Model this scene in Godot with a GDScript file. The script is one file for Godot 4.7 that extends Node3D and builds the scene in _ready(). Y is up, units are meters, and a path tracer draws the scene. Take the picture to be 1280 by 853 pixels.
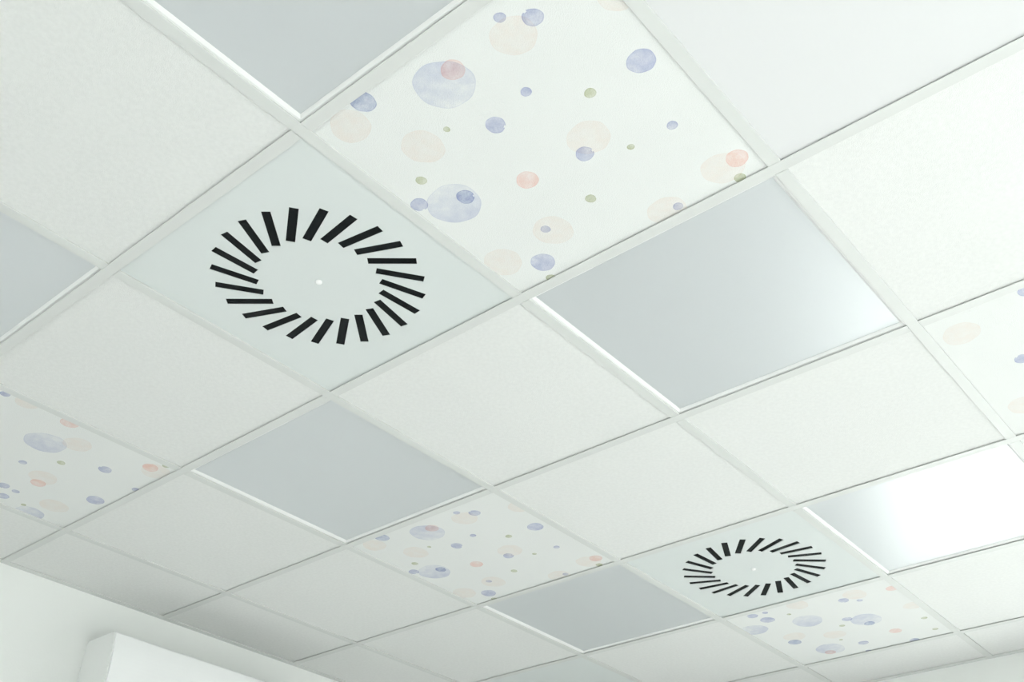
extends Node3D
# Suspended grid ceiling seen from below.  Plan axes: u (towards the window side of the
# air conditioner wall), v (towards the window wall); pos(u, v, z) turns them into metres,
# z = 0 is the underside of the ceiling grid, H above the floor.

const H := 2.75
const CELL := 0.6
const HB := 0.0125          # half width of a grid tee
const FT := 0.0034          # thickness of the flange of a tee along v
const FB := 0.0014          # and of the lighter tees along u, which hang a little below the boards
const UL := -2.18           # wall with the air conditioner
const UR := 2.1
const VB := 3.32            # window wall
const VF := -2.98

var M := {}
var rng := RandomNumberGenerator.new()

func pos(u: float, v: float, z: float) -> Vector3:
	return Vector3(u, H + z, -v)

# ------------------------------------------------------------------ mesh helpers
func new_st() -> SurfaceTool:
	var st := SurfaceTool.new()
	st.begin(Mesh.PRIMITIVE_TRIANGLES)
	return st

func tri(st: SurfaceTool, a: Vector3, b: Vector3, c: Vector3, n: Vector3, ua := Vector2.ZERO, ub := Vector2.ZERO, uc := Vector2.ZERO) -> void:
	var g := (b - a).cross(c - a)
	if g.length() < 1e-12:
		return
	st.set_normal(n); st.set_uv(ua); st.add_vertex(a)
	if g.dot(n) > 0.0:       # front faces run clockwise
		st.set_normal(n); st.set_uv(uc); st.add_vertex(c)
		st.set_normal(n); st.set_uv(ub); st.add_vertex(b)
	else:
		st.set_normal(n); st.set_uv(ub); st.add_vertex(b)
		st.set_normal(n); st.set_uv(uc); st.add_vertex(c)

# quad facing the side on which the point `inside` is NOT
func quad(st: SurfaceTool, a: Vector3, b: Vector3, c: Vector3, d: Vector3, inside: Vector3, uvs := [Vector2.ZERO, Vector2.ZERO, Vector2.ZERO, Vector2.ZERO]) -> void:
	var n := (c - a).cross(d - b).normalized()
	if n.dot((a + b + c + d) * 0.25 - inside) < 0.0:
		n = -n
	tri(st, a, b, c, n, uvs[0], uvs[1], uvs[2])
	tri(st, a, c, d, n, uvs[0], uvs[2], uvs[3])

func add_box(st: SurfaceTool, lo: Vector3, hi: Vector3) -> void:
	var c := (lo + hi) * 0.5
	var p := []
	for i in 8:
		p.append(Vector3(hi.x if i & 1 else lo.x, hi.y if i & 2 else lo.y, hi.z if i & 4 else lo.z))
	for f in [[0, 1, 3, 2], [4, 5, 7, 6], [0, 1, 5, 4], [2, 3, 7, 6], [0, 2, 6, 4], [1, 3, 7, 5]]:
		quad(st, p[f[0]], p[f[1]], p[f[2]], p[f[3]], c)

# profile (a, b) swept along axis from origin o over length l, closed at both ends
func add_sweep(st: SurfaceTool, poly: PackedVector2Array, o: Vector3, ea: Vector3, eb: Vector3, along: Vector3, l: float) -> void:
	var n := poly.size()
	var ccw := not Geometry2D.is_polygon_clockwise(poly)
	for i in n:
		var p := poly[i]
		var q := poly[(i + 1) % n]
		var e := (q - p).normalized()
		var n2 := Vector2(e.y, -e.x) if ccw else Vector2(-e.y, e.x)
		var nn := (ea * n2.x + eb * n2.y).normalized()
		var a := o + ea * p.x + eb * p.y
		var b := o + ea * q.x + eb * q.y
		var c := b + along * l
		var d := a + along * l
		tri(st, a, b, c, nn); tri(st, a, c, d, nn)
	var t := Geometry2D.triangulate_polygon(poly)
	for k in [0, 1]:
		var off: Vector3 = along * (l * k)
		for i in range(0, t.size(), 3):
			var P := []
			for m in 3:
				var w := poly[t[i + m]]
				P.append(o + off + ea * w.x + eb * w.y)
			tri(st, P[0], P[1], P[2], along * (1.0 if k == 1 else -1.0))

# profile of (inset from the outer edge, height) swept round a square of half size s
func add_square_ring(st: SurfaceTool, prof: Array, s: float, closed := true) -> void:
	var cs := [Vector2(1, 1), Vector2(-1, 1), Vector2(-1, -1), Vector2(1, -1)]
	var n := prof.size()
	var mid := Vector2.ZERO
	for p in prof:
		mid += p / n
	for i in (n if closed else n - 1):
		var p: Vector2 = prof[i]
		var q: Vector2 = prof[(i + 1) % n]
		for k in 4:
			var a: Vector2 = cs[k] * (s - p.x)
			var b: Vector2 = cs[(k + 1) % 4] * (s - p.x)
			var c: Vector2 = cs[(k + 1) % 4] * (s - q.x)
			var d: Vector2 = cs[k] * (s - q.x)
			var m: Vector2 = (cs[k] + cs[(k + 1) % 4]) * 0.5 * (s - mid.x)
			quad(st, Vector3(a.x, p.y, a.y), Vector3(b.x, p.y, b.y), Vector3(c.x, q.y, c.y), Vector3(d.x, q.y, d.y), Vector3(m.x, mid.y, m.y))

func add_lathe(st: SurfaceTool, prof: Array, segs: int) -> void:   # (radius, y)
	for i in prof.size() - 1:
		var p: Vector2 = prof[i]
		var q: Vector2 = prof[i + 1]
		for k in segs:
			var a0 := TAU * k / segs
			var a1 := TAU * (k + 1) / segs
			quad(st, Vector3(p.x * cos(a0), p.y, p.x * sin(a0)), Vector3(p.x * cos(a1), p.y, p.x * sin(a1)),
				Vector3(q.x * cos(a1), q.y, q.x * sin(a1)), Vector3(q.x * cos(a0), q.y, q.x * sin(a0)), Vector3(0, (p.y + q.y) * 0.5 + 0.02, 0))

func obj(called: String, mesh, mat: Material, parent: Node = self) -> MeshInstance3D:
	var o := MeshInstance3D.new()
	o.name = called
	o.mesh = mesh.commit() if mesh is SurfaceTool else mesh
	o.material_override = mat
	parent.add_child(o, true)
	return o

func node(called: String, at: Vector3, parent: Node = self) -> Node3D:
	var o := Node3D.new()
	o.name = called
	parent.add_child(o, true)
	o.position = at
	return o

func tag(o: Node, label: String, category: String, group := "") -> void:
	o.set_meta("label", label)
	o.set_meta("category", category)
	if group:
		o.set_meta("group", group)

func structure(o: Node, label := "") -> void:
	o.set_meta("kind", "structure")
	if label:
		o.set_meta("label", label)

# ------------------------------------------------------------------ materials
func mat(c: Color, rough: float, spec := 0.5) -> StandardMaterial3D:
	var m := StandardMaterial3D.new()
	m.albedo_color = c
	m.roughness = rough
	m.metallic_specular = spec
	return m

func noise_image(sz: int, freq: float, seed_: int, octaves := 3) -> Image:
	var n := FastNoiseLite.new()
	n.seed = seed_
	n.frequency = freq
	n.fractal_octaves = octaves
	n.noise_type = FastNoiseLite.TYPE_SIMPLEX_SMOOTH
	var im := n.get_seamless_image(sz, sz, false, false, 0.12)
	return im

func relief(sz: int, freq: float, seed_: int, strength: float, octaves := 3) -> ImageTexture:
	var im := noise_image(sz, freq, seed_, octaves)
	im.convert(Image.FORMAT_RGBA8)
	im.bump_map_to_normal_map(strength)
	return ImageTexture.create_from_image(im)

# watercolour dots printed on a tile: [x, y, radius, kind] in fractions of the tile
const INK := {
	"b": [Color(0.695, 0.710, 0.795), 0.95, 0.32],
	"d": [Color(0.620, 0.650, 0.745), 0.95, 0.30],
	"B": [Color(0.805, 0.818, 0.860), 0.85, 0.80],
	"p": [Color(0.918, 0.895, 0.872), 0.90, 0.12],
	"r": [Color(0.895, 0.785, 0.760), 0.90, 0.25],
	"o": [Color(0.720, 0.735, 0.635), 0.95, 0.35],
}

func print_texture(dots: Array, seed_: int) -> ImageTexture:
	var sz := 1024
	var base := Color(0.925, 0.930, 0.922)
	var im := Image.create(sz, sz, false, Image.FORMAT_RGB8)
	im.fill(base)
	var grain := FastNoiseLite.new()
	grain.seed = seed_
	grain.frequency = 0.11
	grain.fractal_octaves = 2
	var wash := FastNoiseLite.new()
	wash.seed = seed_ + 7
	wash.frequency = 0.018
	wash.fractal_octaves = 3
	var r2 := RandomNumberGenerator.new()
	r2.seed = seed_
	for pass_i in 2:
		for d in dots:
			var big: bool = d[3] == "B" or d[3] == "p"
			if big != (pass_i == 0):
				continue
			var ink: Array = INK[d[3]]
			var col: Color = ink[0]
			var c := Vector2(d[0], d[1]) * sz
			var r: float = d[2] * sz
			var ph := r2.randf() * TAU
			var pool := Vector2.from_angle(r2.randf() * TAU)
			var notch := r2.randf() * TAU
			var has_notch: bool = (d[3] == "b" or d[3] == "d") and d[2] < 0.034 and d[2] > 0.02
			var x0 := maxi(0, int(c.x - r * 1.15)); var x1 := mini(sz - 1, int(c.x + r * 1.15))
			var y0 := maxi(0, int(c.y - r * 1.15)); var y1 := mini(sz - 1, int(c.y + r * 1.15))
			for y in range(y0, y1 + 1):
				for x in range(x0, x1 + 1):
					var w := Vector2(x, y) - c
					var a := w.angle()
					var rr := r * (1.0 + 0.035 * sin(2.0 * a + ph) + 0.022 * sin(3.0 * a + ph * 2.1) + 0.012 * sin(7.0 * a - ph))
					if has_notch and absf(wrapf(a - notch, -PI, PI)) < 0.16:
						rr *= 0.84
					var dist := rr - w.length()
					if dist < -1.0:
						continue
					var cov := clampf(dist + 0.5, 0.0, 1.0)
					var t := w.length() / r
					var dens: float = ink[1] * (0.80 + float(ink[2]) * 0.55 * w.dot(pool) / r + 0.42 * wash.get_noise_2d(x, y) + 0.16 * grain.get_noise_2d(x, y))
					if dist < maxf(2.0, r * 0.025):
						dens += 0.42                      # pigment dried along the rim
					elif d[3] == "B" and t < 0.75:
						dens -= 0.10 * wash.get_noise_2d(x + 400, y)
					dens = clampf(dens, 0.0, 1.35) * cov
					var old := im.get_pixel(x, y)
					var over := Color(old.r * col.r / base.r, old.g * col.g / base.g, old.b * col.b / base.b)
					im.set_pixel(x, y, Color(lerpf(old.r, over.r, dens), lerpf(old.g, over.g, dens), lerpf(old.b, over.b, dens)).clamp())
	# mineral-fibre mottling of the board itself
	for y in sz:
		for x in sz:
			var k := 1.0 + 0.018 * grain.get_noise_2d(x * 2.3, y * 2.3)
			var o := im.get_pixel(x, y)
			im.set_pixel(x, y, Color(o.r * k, o.g * k, o.b * k).clamp())
	im.generate_mipmaps()
	return ImageTexture.create_from_image(im)

const PRINT_A := [[0.694, 0.068, 0.016, "b"], [0.761, 0.122, 0.028, "b"], [0.685, 0.135, 0.063, "p"], [0.431, 0.138, 0.085, "B"], [0.484, 0.115, 0.034, "r"], [0.210, 0.036, 0.037, "d"], [0.114, 0.076, 0.061, "p"], [0.222, 0.267, 0.064, "p"], [0.324, 0.261, 0.010, "o"], [0.591, 0.300, 0.016, "b"], [0.445, 0.338, 0.030, "b"], [0.727, 0.416, 0.017, "o"], [0.624, 0.546, 0.064, "p"], [0.577, 0.590, 0.028, "b"], [0.376, 0.566, 0.035, "r"], [0.121, 0.363, 0.017, "o"], [0.042, 0.435, 0.028, "b"], [0.130, 0.502, 0.086, "B"], [0.179, 0.501, 0.029, "d"], [0.478, 0.752, 0.017, "o"], [0.699, 0.653, 0.011, "o"], [0.968, 0.204, 0.050, "p"], [0.899, 0.415, 0.040, "b"], [0.839, 0.659, 0.016, "b"], [0.864, 0.897, 0.064, "p"], [0.917, 0.888, 0.034, "r"], [0.883, 0.964, 0.018, "o"], [0.633, 0.946, 0.061, "p"], [0.670, 0.951, 0.016, "b"], [0.296, 0.793, 0.065, "p"], [0.281, 0.773, 0.016, "b"], [0.068, 0.811, 0.065, "p"], [0.172, 0.895, 0.042, "b"], [0.143, 0.975, 0.017, "o"]]
const PRINT_B := [[0.677, 0.160, 0.029, "b"], [0.747, 0.212, 0.016, "b"], [0.760, 0.121, 0.064, "p"], [0.444, 0.070, 0.060, "p"], [0.342, 0.163, 0.012, "o"], [0.379, 0.316, 0.086, "B"], [0.571, 0.425, 0.028, "b"], [0.654, 0.495, 0.086, "B"], [0.644, 0.561, 0.030, "d"], [0.503, 0.502, 0.016, "o"], [0.406, 0.606, 0.063, "p"], [0.397, 0.706, 0.011, "o"], [0.202, 0.494, 0.063, "p"], [0.159, 0.579, 0.039, "d"], [0.278, 0.808, 0.086, "B"], [0.251, 0.862, 0.033, "r"], [0.481, 0.831, 0.030, "b"], [0.446, 0.976, 0.017, "b"], [0.742, 0.967, 0.029, "b"], [0.714, 0.759, 0.035, "r"], [0.925, 0.668, 0.017, "o"], [0.908, 0.868, 0.016, "o"], [0.946, 0.455, 0.050, "p"], [0.955, 0.162, 0.032, "r"], [0.164, 0.063, 0.030, "b"], [0.246, 0.061, 0.016, "b"], [0.204, 0.165, 0.041, "b"], [0.066, 0.259, 0.076, "B"]]
const PRINT_C := [[0.951, 0.163, 0.020, "b"], [0.958, 0.253, 0.045, "p"], [0.957, 0.451, 0.039, "r"], [0.720, 0.472, 0.087, "B"], [0.818, 0.569, 0.060, "p"], [0.476, 0.500, 0.018, "b"], [0.611, 0.611, 0.018, "o"], [0.714, 0.770, 0.030, "b"], [0.895, 0.889, 0.035, "r"], [0.966, 0.925, 0.017, "o"], [0.884, 0.924, 0.065, "p"], [0.415, 0.633, 0.064, "p"], [0.348, 0.646, 0.035, "r"], [0.194, 0.556, 0.028, "b"], [0.185, 0.623, 0.017, "b"], [0.092, 0.609, 0.028, "b"], [0.084, 0.718, 0.012, "o"], [0.193, 0.816, 0.066, "p"], [0.408, 0.909, 0.042, "b"], [0.658, 0.970, 0.019, "b"], [0.030, 0.780, 0.066, "B"], [0.46, 0.22, 0.085, "B"], [0.20, 0.30, 0.062, "p"], [0.68, 0.14, 0.030, "b"], [0.29, 0.10, 0.034, "r"]]
const PRINT_D := [[0.367, 0.044, 0.029, "b"], [0.223, 0.439, 0.030, "b"], [0.104, 0.147, 0.066, "p"], [0.120, 0.761, 0.062, "p"], [0.55, 0.30, 0.085, "B"], [0.60, 0.27, 0.034, "r"], [0.80, 0.15, 0.062, "p"], [0.45, 0.70, 0.030, "b"], [0.72, 0.62, 0.064, "p"], [0.70, 0.85, 0.085, "B"], [0.90, 0.45, 0.040, "b"], [0.38, 0.90, 0.017, "o"], [0.62, 0.47, 0.017, "o"]]

func make_materials() -> void:
	var fine := relief(1024, 0.22, 11, 5.0, 2)
	var board := mat(Color(0.877, 0.882, 0.874), 0.9, 0.25)
	board.normal_enabled = true
	board.normal_texture = fine
	board.normal_scale = 0.22
	var mott := noise_image(512, 0.09, 5, 3)
	mott.convert(Image.FORMAT_RGB8)
	for y in 512:
		for x in 512:
			var g := mott.get_pixel(x, y).r - 0.5
			mott.set_pixel(x, y, Color(1, 1, 1) * (0.99 + 0.03 * g))
	mott.generate_mipmaps()
	board.albedo_texture = ImageTexture.create_from_image(mott)
	M.board = board
	var k := 0
	for dots in [PRINT_A, PRINT_B, PRINT_C, PRINT_D]:
		var p := mat(Color(0.948, 0.948, 0.948), 0.9, 0.25)
		p.albedo_texture = print_texture(dots, 31 + k)
		p.normal_enabled = true
		p.normal_texture = fine
		p.normal_scale = 0.22
		M["print_%d" % k] = p
		k += 1
	M.tee = mat(Color(0.805, 0.813, 0.803), 0.45, 0.5)
	M.frame = mat(Color(0.90, 0.905, 0.90), 0.35, 0.5)
	M.lens = mat(Color(0.785, 0.80, 0.807), 0.36, 1.0)   # white translucent acrylic with a satin face
	M.lens.metallic = 0.28
	M.plate = mat(Color(0.815, 0.835, 0.83), 0.4, 0.5)
	M.black = mat(Color(0.03, 0.045, 0.05), 0.15, 0.15)
	M.air_duct = mat(Color(0.03, 0.03, 0.032), 0.9, 0.2)
	M.chrome = mat(Color(0.97, 0.97, 0.97), 0.15, 0.9)
	var paint := mat(Color(0.93, 0.938, 0.928), 0.75, 0.3)
	paint.uv1_triplanar = true
	paint.uv1_world_triplanar = true
	paint.uv1_scale = Vector3(2, 2, 2)
	paint.normal_enabled = true
	paint.normal_texture = relief(512, 0.12, 23, 3.0, 3)
	paint.normal_scale = 0.08
	M.paint = paint
	M.smooth_board = mat(Color(0.835, 0.838, 0.84), 0.85, 0.3)
	M.floor = mat(Color(0.80, 0.80, 0.79), 0.35, 0.5)
	M.casing = mat(Color(0.97, 0.975, 0.97), 0.35, 0.5)
	M.gloss = mat(Color(0.975, 0.98, 0.98), 0.22, 0.5)
	M.slab = mat(Color(0.6, 0.6, 0.59), 0.9, 0.3)
	M.upvc = mat(Color(0.95, 0.955, 0.95), 0.3, 0.5)
	var glass := mat(Color(0.95, 0.98, 0.97, 0.06), 0.02, 0.5)
	glass.transparency = BaseMaterial3D.TRANSPARENCY_ALPHA
	M.glass = glass
	M.paving = mat(Color(0.60, 0.605, 0.59), 0.9, 0.2)

# ------------------------------------------------------------------ ceiling pieces
# a board resting on the tee flanges; sides a (along u) and b (along v), centred on its node
func board_mesh(a: float, b: float) -> ArrayMesh:
	var st := new_st()
	var th := 0.015
	var x := a * 0.5
	var z := b * 0.5
	var inside := Vector3(0, th * 0.5, 0)
	# printed or sanded underside; its u runs along +u, its v along +v
	quad(st, Vector3(-x, 0, z), Vector3(x, 0, z), Vector3(x, 0, -z), Vector3(-x, 0, -z), inside,
		[Vector2(0, 0), Vector2(a / CELL, 0), Vector2(a / CELL, b / CELL), Vector2(0, b / CELL)])
	quad(st, Vector3(-x, th, z), Vector3(x, th, z), Vector3(x, th, -z), Vector3(-x, th, -z), inside)
	for s in [[Vector3(-x, 0, z), Vector3(x, 0, z)], [Vector3(x, 0, z), Vector3(x, 0, -z)], [Vector3(x, 0, -z), Vector3(-x, 0, -z)], [Vector3(-x, 0, -z), Vector3(-x, 0, z)]]:
		var up := Vector3(0, th, 0)
		quad(st, s[0], s[1], s[1] + up, s[0] + up, inside)
	return st.commit()

func centre(k: int, j: int) -> Vector3:
	return pos((k + 0.5) * CELL, (j + 0.5) * CELL, FT + 0.0002)

func tee_profile(ft: float) -> PackedVector2Array:
	var c := 0.0006
	return PackedVector2Array([Vector2(-HB + c, 0), Vector2(HB - c, 0), Vector2(HB, c), Vector2(HB, ft), Vector2(0.0012, ft),
		Vector2(0.0012, 0.030), Vector2(0.004, 0.031), Vector2(0.004, 0.038), Vector2(-0.004, 0.038), Vector2(-0.004, 0.031), Vector2(-0.0012, 0.030),
		Vector2(-0.0012, ft), Vector2(-HB, ft), Vector2(-HB, c)])

# junctions where the tee running along u passes through; elsewhere the one along v does
const B_THROUGH := ["0,1", "0,2", "0,3", "0,5", "1,1", "1,3", "-1,0", "-1,3", "-2,1", "-2,2", "-2,3", "-2,4", "-3,1", "-3,3"]

func build_grid(root: Node3D) -> void:
	var poly := tee_profile(FT)
	var poly_u := tee_profile(FB)
	# tees along v (constant u)
	for k in range(-3, 4):
		var cuts := [VF]
		for j in range(-4, 6):
			if "%d,%d" % [k, j] in B_THROUGH:
				cuts.append(j * CELL - HB - 0.0003); cuts.append(j * CELL + HB + 0.0003)
		cuts.append(VB - 0.004)
		for i in range(0, cuts.size(), 2):
			var st := new_st()
			add_sweep(st, poly, pos(k * CELL, cuts[i], 0), Vector3.RIGHT, Vector3.UP, Vector3(0, 0, -1), cuts[i + 1] - cuts[i])
			obj("grid_tee", st, M.tee, root)
	for j in range(-4, 6):
		var cuts := [UL + 0.004]
		for k in range(-3, 4):
			if not ("%d,%d" % [k, j] in B_THROUGH):
				cuts.append(k * CELL - HB - 0.0003); cuts.append(k * CELL + HB + 0.0003)
		cuts.append(UR)
		for i in range(0, cuts.size(), 2):
			var st := new_st()
			add_sweep(st, poly_u, pos(cuts[i], j * CELL, -0.0001), Vector3(0, 0, 1), Vector3.UP, Vector3.RIGHT, cuts[i + 1] - cuts[i])
			obj("grid_tee", st, M.tee, root)

# ------------------------------------------------------------------ light panel
func make_light_panel(k: int, j: int, label: String) -> void:
	var t := node("light_panel", centre(k, j))
	tag(t, label, "light panel", "square light panels set into the ceiling grid")
	var s := 0.2965
	var st := new_st()
	add_square_ring(st, [Vector2(0, 0.0), Vector2(0.0126, 0.0), Vector2(0.0132, 0.0003), Vector2(0.0183, 0.0045), Vector2(0.0183, 0.011), Vector2(0, 0.011)], s)
	obj("frame", st, M.frame, t)
	var l := new_st()
	add_box(l, Vector3(-s + 0.0181, 0.0052, -s + 0.0181), Vector3(s - 0.0181, 0.0082, s - 0.0181))
	obj("diffuser", l, M.lens, t)
	var b := new_st()
	add_box(b, Vector3(-s + 0.004, 0.0112, -s + 0.004), Vector3(s - 0.004, 0.03, s - 0.004))
	obj("housing", b, M.frame, t)          # white like the frame

# ------------------------------------------------------------------ swirl diffuser
const SLOTS := 24
const R_IN := 0.100
const R_OUT := 0.248

func make_swirl(k: int, j: int, label: String, off: Vector2, lip: float, blade_up: float, first: float, shiny: Array) -> void:
	var t := node("swirl_air_diffuser", centre(k, j))
	tag(t, label, "air vent", "square swirl air diffusers in the ceiling grid")
	var s := 0.2965
	var skew := deg_to_rad(22.5)
	var rc := 0.1735
	var hl := 0.0498
	var hw := 0.0093
	var st := new_st()
	var dn := Vector3.DOWN
	var P3 := func(p: Vector2, y: float) -> Vector3: return Vector3(p.x + off.x, y, -(p.y + off.y))
	# how far a slot's axis turns between the middle and a circle of radius r
	var turn := func(r: float) -> float:
		var d := Vector2(cos(skew), sin(skew))
		var c := Vector2(rc, 0)
		var bq := c.dot(d)
		var lam := -bq + sqrt(bq * bq - (rc * rc - r * r))
		return (c + d * lam).angle()
	var step := TAU / SLOTS
	var ain: float = turn.call(R_IN)
	var aout: float = turn.call(R_OUT)
	var sq := func(a: float) -> Vector2:
		# where the ray at angle a from the slot centre meets the plate's edge
		var d := Vector2.from_angle(a)
		var tx: float = ((s if d.x > 0 else -s) - off.x) / d.x if absf(d.x) > 1e-6 else 1e9
		var ty: float = ((s if d.y > 0 else -s) - off.y) / d.y if absf(d.y) > 1e-6 else 1e9
		return d * minf(tx, ty)
	var corners := []
	for c in [Vector2(s, s), Vector2(-s, s), Vector2(-s, -s), Vector2(s, -s)]:
		corners.append(c - off)
	for i in SLOTS:
		var a := deg_to_rad(first) + i * step
		var d := Vector2.from_angle(a + skew)
		var nrm := Vector2(-d.y, d.x)
		var c := Vector2.from_angle(a) * rc
		var r0 := c - d * hl - nrm * hw      # inner end
		var r1 := c + d * hl - nrm * hw
		var r2 := c + d * hl + nrm * hw
		var r3 := c - d * hl + nrm * hw
		var b0 := Vector2.from_angle(a - step * 0.5 + ain) * R_IN
		var b1 := Vector2.from_angle(a - step * 0.5 + aout) * R_OUT
		var b2 := Vector2.from_angle(a + step * 0.5 + aout) * R_OUT
		var b3 := Vector2.from_angle(a + step * 0.5 + ain) * R_IN
		for qd in [[b0, b1, r1, r0], [b1, b2, r2, r1], [b2, b3, r3, r2], [b3, b0, r0, r3]]:
			quad(st, P3.call(qd[0], 0), P3.call(qd[1], 0), P3.call(qd[2], 0), P3.call(qd[3], 0), Vector3(0, 1, 0))
		# plate thickness, turned up into lips along the long sides
		var th := 0.0012
		for e in [[r0, r1, lip], [r1, r2, th], [r2, r3, lip], [r3, r0, th]]:
			quad(st, P3.call(e[0], 0), P3.call(e[1], 0), P3.call(e[1], e[2]), P3.call(e[0], e[2]), P3.call(c + (((e[0] + e[1]) * 0.5) - c) * 2.0, 0.0))
		tri(st, P3.call(Vector2.ZERO, 0), P3.call(b0, 0), P3.call(b3, 0), dn)
		# out to the square edge
		var a1 := b1.angle()
		var a2 := a1 + step
		var ring := [b1, sq.call(a1)]
		for q in corners:
			var dq: float = wrapf(q.angle() - a1, 0.0, TAU)
			if dq > 1e-5 and dq < step - 1e-5:
				ring.append(q)
		ring.append(sq.call(a2)); ring.append(b2)
		for m in range(1, ring.size() - 1):
			tri(st, P3.call(ring[0], 0), P3.call(ring[m], 0), P3.call(ring[m + 1], 0), dn)
	var up := [Vector3(-s, 0, -s), Vector3(s, 0, -s), Vector3(s, 0, s), Vector3(-s, 0, s)]
	for m in 4:
		var h := Vector3(0, 0.012, 0)
		quad(st, up[m], up[(m + 1) % 4], up[(m + 1) % 4] + h, up[m] + h, Vector3.ZERO)
	obj("face_plate", st, M.plate, t)
	# one black air blade behind each slot
	for i in SLOTS:
		var a := deg_to_rad(first) + i * step
		var bl := new_st()
		add_box(bl, Vector3(-hl - 0.0015, 0, -hw - 0.0008), Vector3(hl + 0.0015, 0.0012, hw + 0.0008))
		var o := obj("slot_blade", bl, M.black, t)
		var tilt := deg_to_rad(rng.randf_range(-2.0, 2.0))
		for sh in shiny:
			if sh[0] == i:
				tilt = deg_to_rad(sh[1])
		var c := Vector2.from_angle(a) * rc
		o.position = P3.call(c, blade_up + absf(sin(tilt)) * hw)
		o.rotation = Vector3(0, a + skew, 0)
		o.rotate_object_local(Vector3.RIGHT, tilt)
	var bx := new_st()
	add_box(bx, Vector3(-s + 0.02, 0.013, -s + 0.02), Vector3(s - 0.02, 0.14, s - 0.02))
	obj("plenum_box", bx, M.air_duct, t)          # black-lined duct box above an air vent
	var cap := new_st()
	add_lathe(cap, [Vector2(0.0075, 0.0), Vector2(0.0075, -0.0012), Vector2(0.0066, -0.0032), Vector2(0.0046, -0.0046), Vector2(0.002, -0.0053), Vector2(0.0, -0.0055)], 20)
	var cp := obj("centre_screw", cap, M.chrome, t)
	cp.position = P3.call(Vector2.ZERO, 0.0)
	cp.set_meta("label", "small shiny domed screw cap")

# ------------------------------------------------------------------ air conditioner
func make_air_conditioner() -> void:
	var v0 := 0.955
	var l := 0.84
	var top := -0.156
	var t := node("air_conditioner", pos(UL, v0, top - 0.285))
	tag(t, "white wall-mounted air conditioner with smooth glossy front close under the ceiling", "air conditioner")
	# profile in (out of the wall, up); the node is at the lower edge
	var back := PackedVector2Array([Vector2(0.0, 0.02), Vector2(0.03, 0.0), Vector2(0.115, 0.004), Vector2(0.150, 0.028), Vector2(0.168, 0.07),
		Vector2(0.176, 0.12), Vector2(0.175, 0.18), Vector2(0.168, 0.24), Vector2(0.163, 0.272), Vector2(0.159, 0.281), Vector2(0.150, 0.285), Vector2(0.008, 0.285), Vector2(0.0, 0.277)])
	var st := new_st()
	add_sweep(st, back, Vector3.ZERO, Vector3.RIGHT, Vector3.UP, Vector3(0, 0, -1), l)
	obj("casing", st, M.casing, t)
	# curved front cover standing a little proud, from near the louver up to the top edge
	var outer := []
	var inner := []
	for i in 17:
		var f := i / 16.0
		var y := lerpf(0.066, 0.279, f)
		var x := 0.1842 - 0.95 * pow(y - 0.145, 2.0)
		outer.append(Vector2(x, y))
		inner.append(Vector2(x - 0.010, y))
	outer.append(Vector2(outer[-1].x - 0.003, 0.2835)); outer.append(Vector2(outer[-1].x - 0.006, 0.286))
	var poly := PackedVector2Array(outer)
	inner.reverse()
	poly.append_array(PackedVector2Array(inner))
	var fr := new_st()
	add_sweep(fr, poly, Vector3(0, 0, -0.003), Vector3.RIGHT, Vector3.UP, Vector3(0, 0, -1), l - 0.006)
	obj("front_cover", fr, M.gloss, t)
	var lo := new_st()
	add_sweep(lo, PackedVector2Array([Vector2(0.118, -0.001), Vector2(0.152, 0.022), Vector2(0.172, 0.062), Vector2(0.1755, 0.060), Vector2(0.156, 0.019), Vector2(0.120, -0.005)]), Vector3(0, 0, -0.03), Vector3.RIGHT, Vector3.UP, Vector3(0, 0, -1), l - 0.06)
	obj("louver", lo, M.gloss, t)

# ------------------------------------------------------------------ window
func make_window(called: String, at: Vector3, width: float, hh: float, turn: float) -> void:
	var win := node(called, at)
	win.rotation.y = turn
	structure(win)
	var hw := width * 0.5
	var fs := new_st()
	for b in [[-hw, -hw + 0.06, 0.0, hh], [hw - 0.06, hw, 0.0, hh], [-hw + 0.06, hw - 0.06, 0.0, 0.06], [-hw + 0.06, hw - 0.06, hh - 0.06, hh]]:
		add_box(fs, Vector3(b[0], b[2], -0.035), Vector3(b[1], b[3], 0.035))
	obj("window_frame", fs, M.upvc, win)
	for x in [-hw / 3.0, hw / 3.0]:
		var ms := new_st()
		add_box(ms, Vector3(x - 0.03, 0.06, -0.03), Vector3(x + 0.03, hh - 0.06, 0.03))
		obj("mullion", ms, M.upvc, win)
	for i in 3:
		var x0 := (-hw + 0.06) if i == 0 else (-hw / 3.0 + 0.03 if i == 1 else hw / 3.0 + 0.03)
		var x1 := (-hw / 3.0 - 0.03) if i == 0 else (hw / 3.0 - 0.03 if i == 1 else hw - 0.06)
		var gs := new_st()
		add_box(gs, Vector3(x0, 0.06, -0.003), Vector3(x1, hh - 0.06, 0.003))
		obj("pane", gs, M.glass, win)
	var ss := new_st()
	add_box(ss, Vector3(-hw, 0.0, 0.036), Vector3(hw, 0.025, 0.16))
	obj("window_sill", ss, M.upvc, win)

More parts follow.
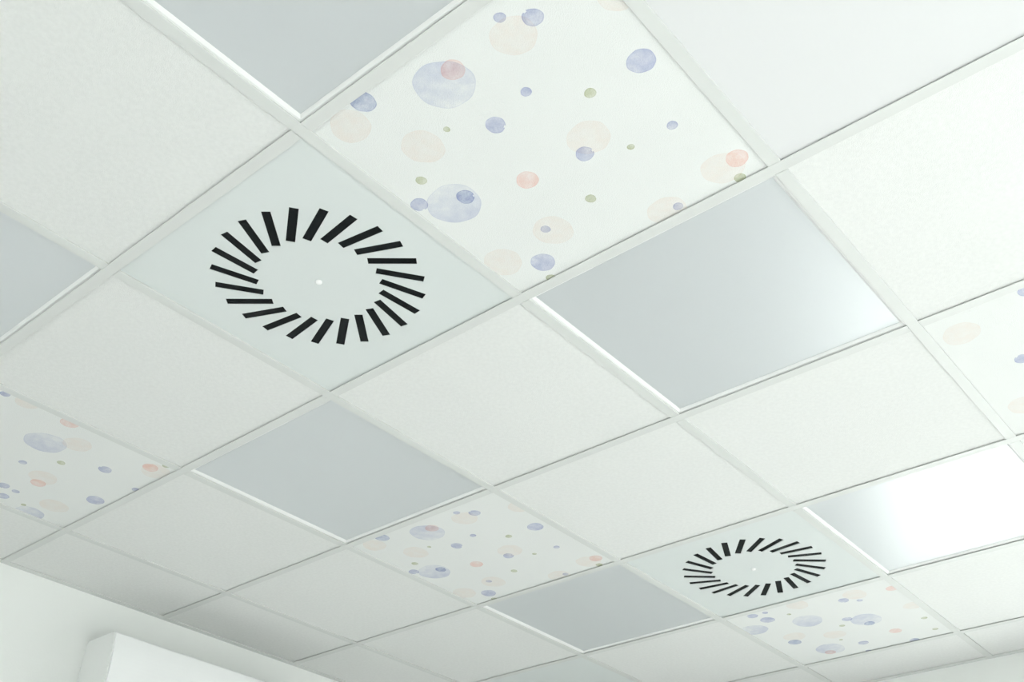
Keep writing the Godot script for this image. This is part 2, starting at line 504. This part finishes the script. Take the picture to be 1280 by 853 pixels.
# ------------------------------------------------------------------ scene
func _ready() -> void:
	rng.seed = 4
	# camera solved from the grid junctions
	var cam := Camera3D.new()
	cam.name = "camera"
	var right := Vector3(0.763054, 0.022910, -0.645929)
	var down := Vector3(-0.369382, -0.804627, -0.464900)
	var fwd := Vector3(-0.530383, 0.593338, -0.605511)
	cam.transform = Transform3D(Basis(right, -down, -fwd).orthonormalized(), pos(1.09914, -0.67961, -1.35406))
	cam.fov = rad_to_deg(2.0 * atan(426.5 / 1285.27))
	cam.near = 0.02
	add_child(cam)
	cam.current = true
	# daylight
	var env := Environment.new()
	env.background_mode = Environment.BG_SKY
	var sky := Sky.new()
	var sm := ProceduralSkyMaterial.new()
	sm.sky_top_color = Color(0.92, 0.94, 0.95)
	sm.sky_horizon_color = Color(0.98, 0.972, 0.972)
	sm.ground_bottom_color = Color(0.62, 0.65, 0.62)
	sm.ground_horizon_color = Color(0.85, 0.88, 0.86)
	sm.sky_energy_multiplier = 6.6
	sm.ground_energy_multiplier = 1.8
	sky.sky_material = sm
	env.sky = sky
	env.tonemap_mode = Environment.TONE_MAPPER_LINEAR
	env.tonemap_exposure = 0.214
	env.sdfgi_enabled = true
	env.ssao_enabled = true
	env.ssil_enabled = true
	var we := WorldEnvironment.new()
	we.name = "world_environment"
	we.environment = env
	add_child(we)
	var sun := DirectionalLight3D.new()
	sun.name = "sun"
	sun.light_energy = 30.5
	sun.light_color = Color(0.99, 0.995, 0.995)
	sun.light_angular_distance = 1.5
	sun.shadow_enabled = true
	add_child(sun)
	var to_sun := Vector3(-0.32, 0.62, -1.0).normalized()      # x = u, z = -v
	sun.look_at_from_position(Vector3(0, 10, 0), Vector3(0, 10, 0) - to_sun, Vector3.UP)

	make_materials()

	# ---- the room
	var T := 0.16
	var fl := new_st()
	add_box(fl, Vector3(UL - T, -0.12, -VB - T), Vector3(UR + T, 0, -VF + T))
	structure(obj("floor", fl, M.floor))
	var wl := new_st()
	add_box(wl, Vector3(UL - T, 0, -VB), Vector3(UL, H + 0.3, -VF))
	structure(obj("wall_left", wl, M.paint), "pale painted wall that carries the air conditioner")
	# right-hand wall with a wide window beside the camera
	var rv0 := -1.4
	var rv1 := 1.9
	var wr := new_st()
	add_box(wr, Vector3(UR, 0, -VB), Vector3(UR + T, H + 0.3, -rv1))
	add_box(wr, Vector3(UR, 0, -rv0), Vector3(UR + T, H + 0.3, -VF))
	add_box(wr, Vector3(UR, 0, -rv1), Vector3(UR + T, 0.85, -rv0))
	add_box(wr, Vector3(UR, 2.37, -rv1), Vector3(UR + T, H + 0.3, -rv0))
	structure(obj("wall_right", wr, M.paint))
	make_window("window_2", Vector3(UR + 0.08, 0.85, -(rv0 + rv1) * 0.5), rv1 - rv0, 2.37 - 0.85, -PI / 2.0)
	var wf := new_st()
	var fu0 := -1.7
	var fu1 := 0.9
	add_box(wf, Vector3(UL - T, 0, -VF), Vector3(fu0, H + 0.3, -VF + T))
	add_box(wf, Vector3(fu1, 0, -VF), Vector3(UR + T, H + 0.3, -VF + T))
	add_box(wf, Vector3(fu0, 0, -VF), Vector3(fu1, 0.85, -VF + T))
	add_box(wf, Vector3(fu0, 2.37, -VF), Vector3(fu1, H + 0.3, -VF + T))
	make_window("window_3", Vector3((fu0 + fu1) * 0.5, 0.85, -VF + 0.08), fu1 - fu0, 2.37 - 0.85, PI)
	structure(obj("wall_front", wf, M.paint))
	# window wall with its opening
	var wu0 := -0.36
	var wu1 := 1.6
	var wz0 := 0.6
	var wz1 := 2.37
	var wb := new_st()
	add_box(wb, Vector3(UL - T, 0, -VB - T), Vector3(wu0, H + 0.3, -VB))
	add_box(wb, Vector3(wu1, 0, -VB - T), Vector3(UR + T, H + 0.3, -VB))
	add_box(wb, Vector3(wu0, 0, -VB - T), Vector3(wu1, wz0, -VB))
	add_box(wb, Vector3(wu0, wz1, -VB - T), Vector3(wu1, H + 0.3, -VB))
	structure(obj("wall_back", wb, M.paint), "painted end wall meeting the rows of cut tiles")
	make_window("window_1", Vector3((wu0 + wu1) * 0.5, wz0, -VB - 0.08), wu1 - wu0, wz1 - wz0, 0.0)
	# street level outside, two floors down
	var gd := new_st()
	add_box(gd, Vector3(-70, -6.4, -90), Vector3(90, -6.2, 60))
	structure(obj("ground", gd, M.paving))

	# ---- suspended ceiling
	var ceil_ := node("ceiling", Vector3(0, H, 0))
	ceil_.position = Vector3.ZERO
	structure(ceil_, "white suspended grid ceiling of square boards")
	var sl := new_st()
	add_box(sl, Vector3(UL - T, H + 0.3, -VB - T), Vector3(UR + T, H + 0.5, -VF + T))
	obj("slab", sl, M.slab, ceil_)
	build_grid(ceil_)
	var special := ["0,0", "-2,2", "-1,4", "-3,0", "1,2", "0,-1", "-2,-1", "0,1", "-2,1", "0,3", "-2,3", "-1,0", "-1,3", "-3,4"]
	var meshes := {}
	for k in range(-4, 5):
		for j in range(-5, 6):
			if "%d,%d" % [k, j] in special:
				continue
			var u0 := maxf(k * CELL + 0.0035, UL + 0.003)
			var u1 := minf((k + 1) * CELL - 0.0035, UR - 0.003)
			var v0 := maxf(j * CELL + 0.0035, VF + 0.003)
			var v1 := minf((j + 1) * CELL - 0.0035, VB - 0.003)
			if u1 - u0 < 0.05 or v1 - v0 < 0.05:
				continue
			var key := "%.3f %.3f" % [u1 - u0, v1 - v0]
			if not meshes.has(key):
				meshes[key] = board_mesh(u1 - u0, v1 - v0)
			var o := obj("ceiling_tile", meshes[key], M.smooth_board if k == 1 and j == 0 else M.board, ceil_)
			o.position = pos((u0 + u1) * 0.5, (v0 + v1) * 0.5, FT + 0.0002)
	# smooth metal blank in the row by the window wall
	var blank := new_st()
	add_box(blank, Vector3(-0.2965, 0, -0.2965), Vector3(0.2965, 0.012, 0.2965))
	var bo := obj("metal_tile", blank, M.plate, ceil_)
	bo.position = centre(-3, 4)
	bo.set_meta("label", "smooth bluish metal ceiling tile without a print")
	# wall angles that carry the cut boards
	var la := PackedVector2Array([Vector2(0, -0.0002), Vector2(0.0235, -0.0002), Vector2(0.024, 0.0005), Vector2(0.024, FT), Vector2(0.0015, FT), Vector2(0.0015, 0.025), Vector2(0, 0.025)])
	var t1 := new_st()
	add_sweep(t1, la, pos(UL, VF, -0.0004), Vector3.RIGHT, Vector3.UP, Vector3(0, 0, -1), VB - VF)
	structure(obj("trim_1", t1, M.tee), "white wall angle along the air conditioner wall")
	var t2 := new_st()
	add_sweep(t2, la, pos(UL, VB, -0.0004), Vector3(0, 0, 1), Vector3.UP, Vector3.RIGHT, UR - UL)
	structure(obj("trim_2", t2, M.tee), "white wall angle along the window wall")
	var t3 := new_st()
	add_sweep(t3, la, pos(UR, VF, -0.0004), Vector3.LEFT, Vector3.UP, Vector3(0, 0, -1), VB - VF)
	structure(obj("trim_3", t3, M.tee))
	var t4 := new_st()
	add_sweep(t4, la, pos(UL, VF, -0.0004), Vector3(0, 0, -1), Vector3.UP, Vector3.RIGHT, UR - UL)
	structure(obj("trim_4", t4, M.tee))

	# ---- printed boards
	var pm := board_mesh(CELL - 0.007, CELL - 0.007)
	for p in [[0, 0, 0, "dotted watercolour-print ceiling panel beside the air vent with wide black slots"],
			[-2, 2, 0, "dotted watercolour-print ceiling panel wedged between two light panels, touching no air vent"],
			[-1, 4, 1, "dotted watercolour-print ceiling panel bordering the vent with narrow slots"],
			[-3, 0, 2, "dotted watercolour-print ceiling panel near the air conditioner wall, among plain tiles"],
			[1, 2, 3, "washed-out dotted print ceiling panel in the brightest part of the ceiling"]]:
		var o := obj("printed_panel", pm, M["print_%d" % p[2]])
		o.position = centre(p[0], p[1])
		tag(o, p[3], "ceiling panel", "ceiling panels printed with watercolour dots")

	# ---- light panels
	make_light_panel(0, -1, "evenly grey frosted light panel bordering the dotted panel beside the wide-slotted vent")
	make_light_panel(-2, -1, "pale frosted light panel bordered by plain tiles, no dotted panel alongside")
	make_light_panel(0, 1, "frosted light panel with grey-to-white sheen, bordering the dotted panel beside the wide-slotted vent")
	make_light_panel(-2, 1, "pale bluish frosted light panel bordering the dotted panel that touches no vent")
	make_light_panel(0, 3, "frosted light panel mirroring bright window light beside the narrow-slotted vent")
	make_light_panel(-2, 3, "darkest grey frosted light panel, between a dotted panel and the narrow-slotted vent")

	# ---- air vents
	make_swirl(-1, 0, "square white swirl air vent with wide glossy black slots beside a dotted panel", Vector2(0.005, -0.002), 0.0012, 0.0012, 1.5, [])
	make_swirl(-1, 3, "square white swirl air vent with narrow black slots between two light panels", Vector2(0.0, 0.0), 0.0018, 0.0020, 1.5, [])

	make_air_conditioner()
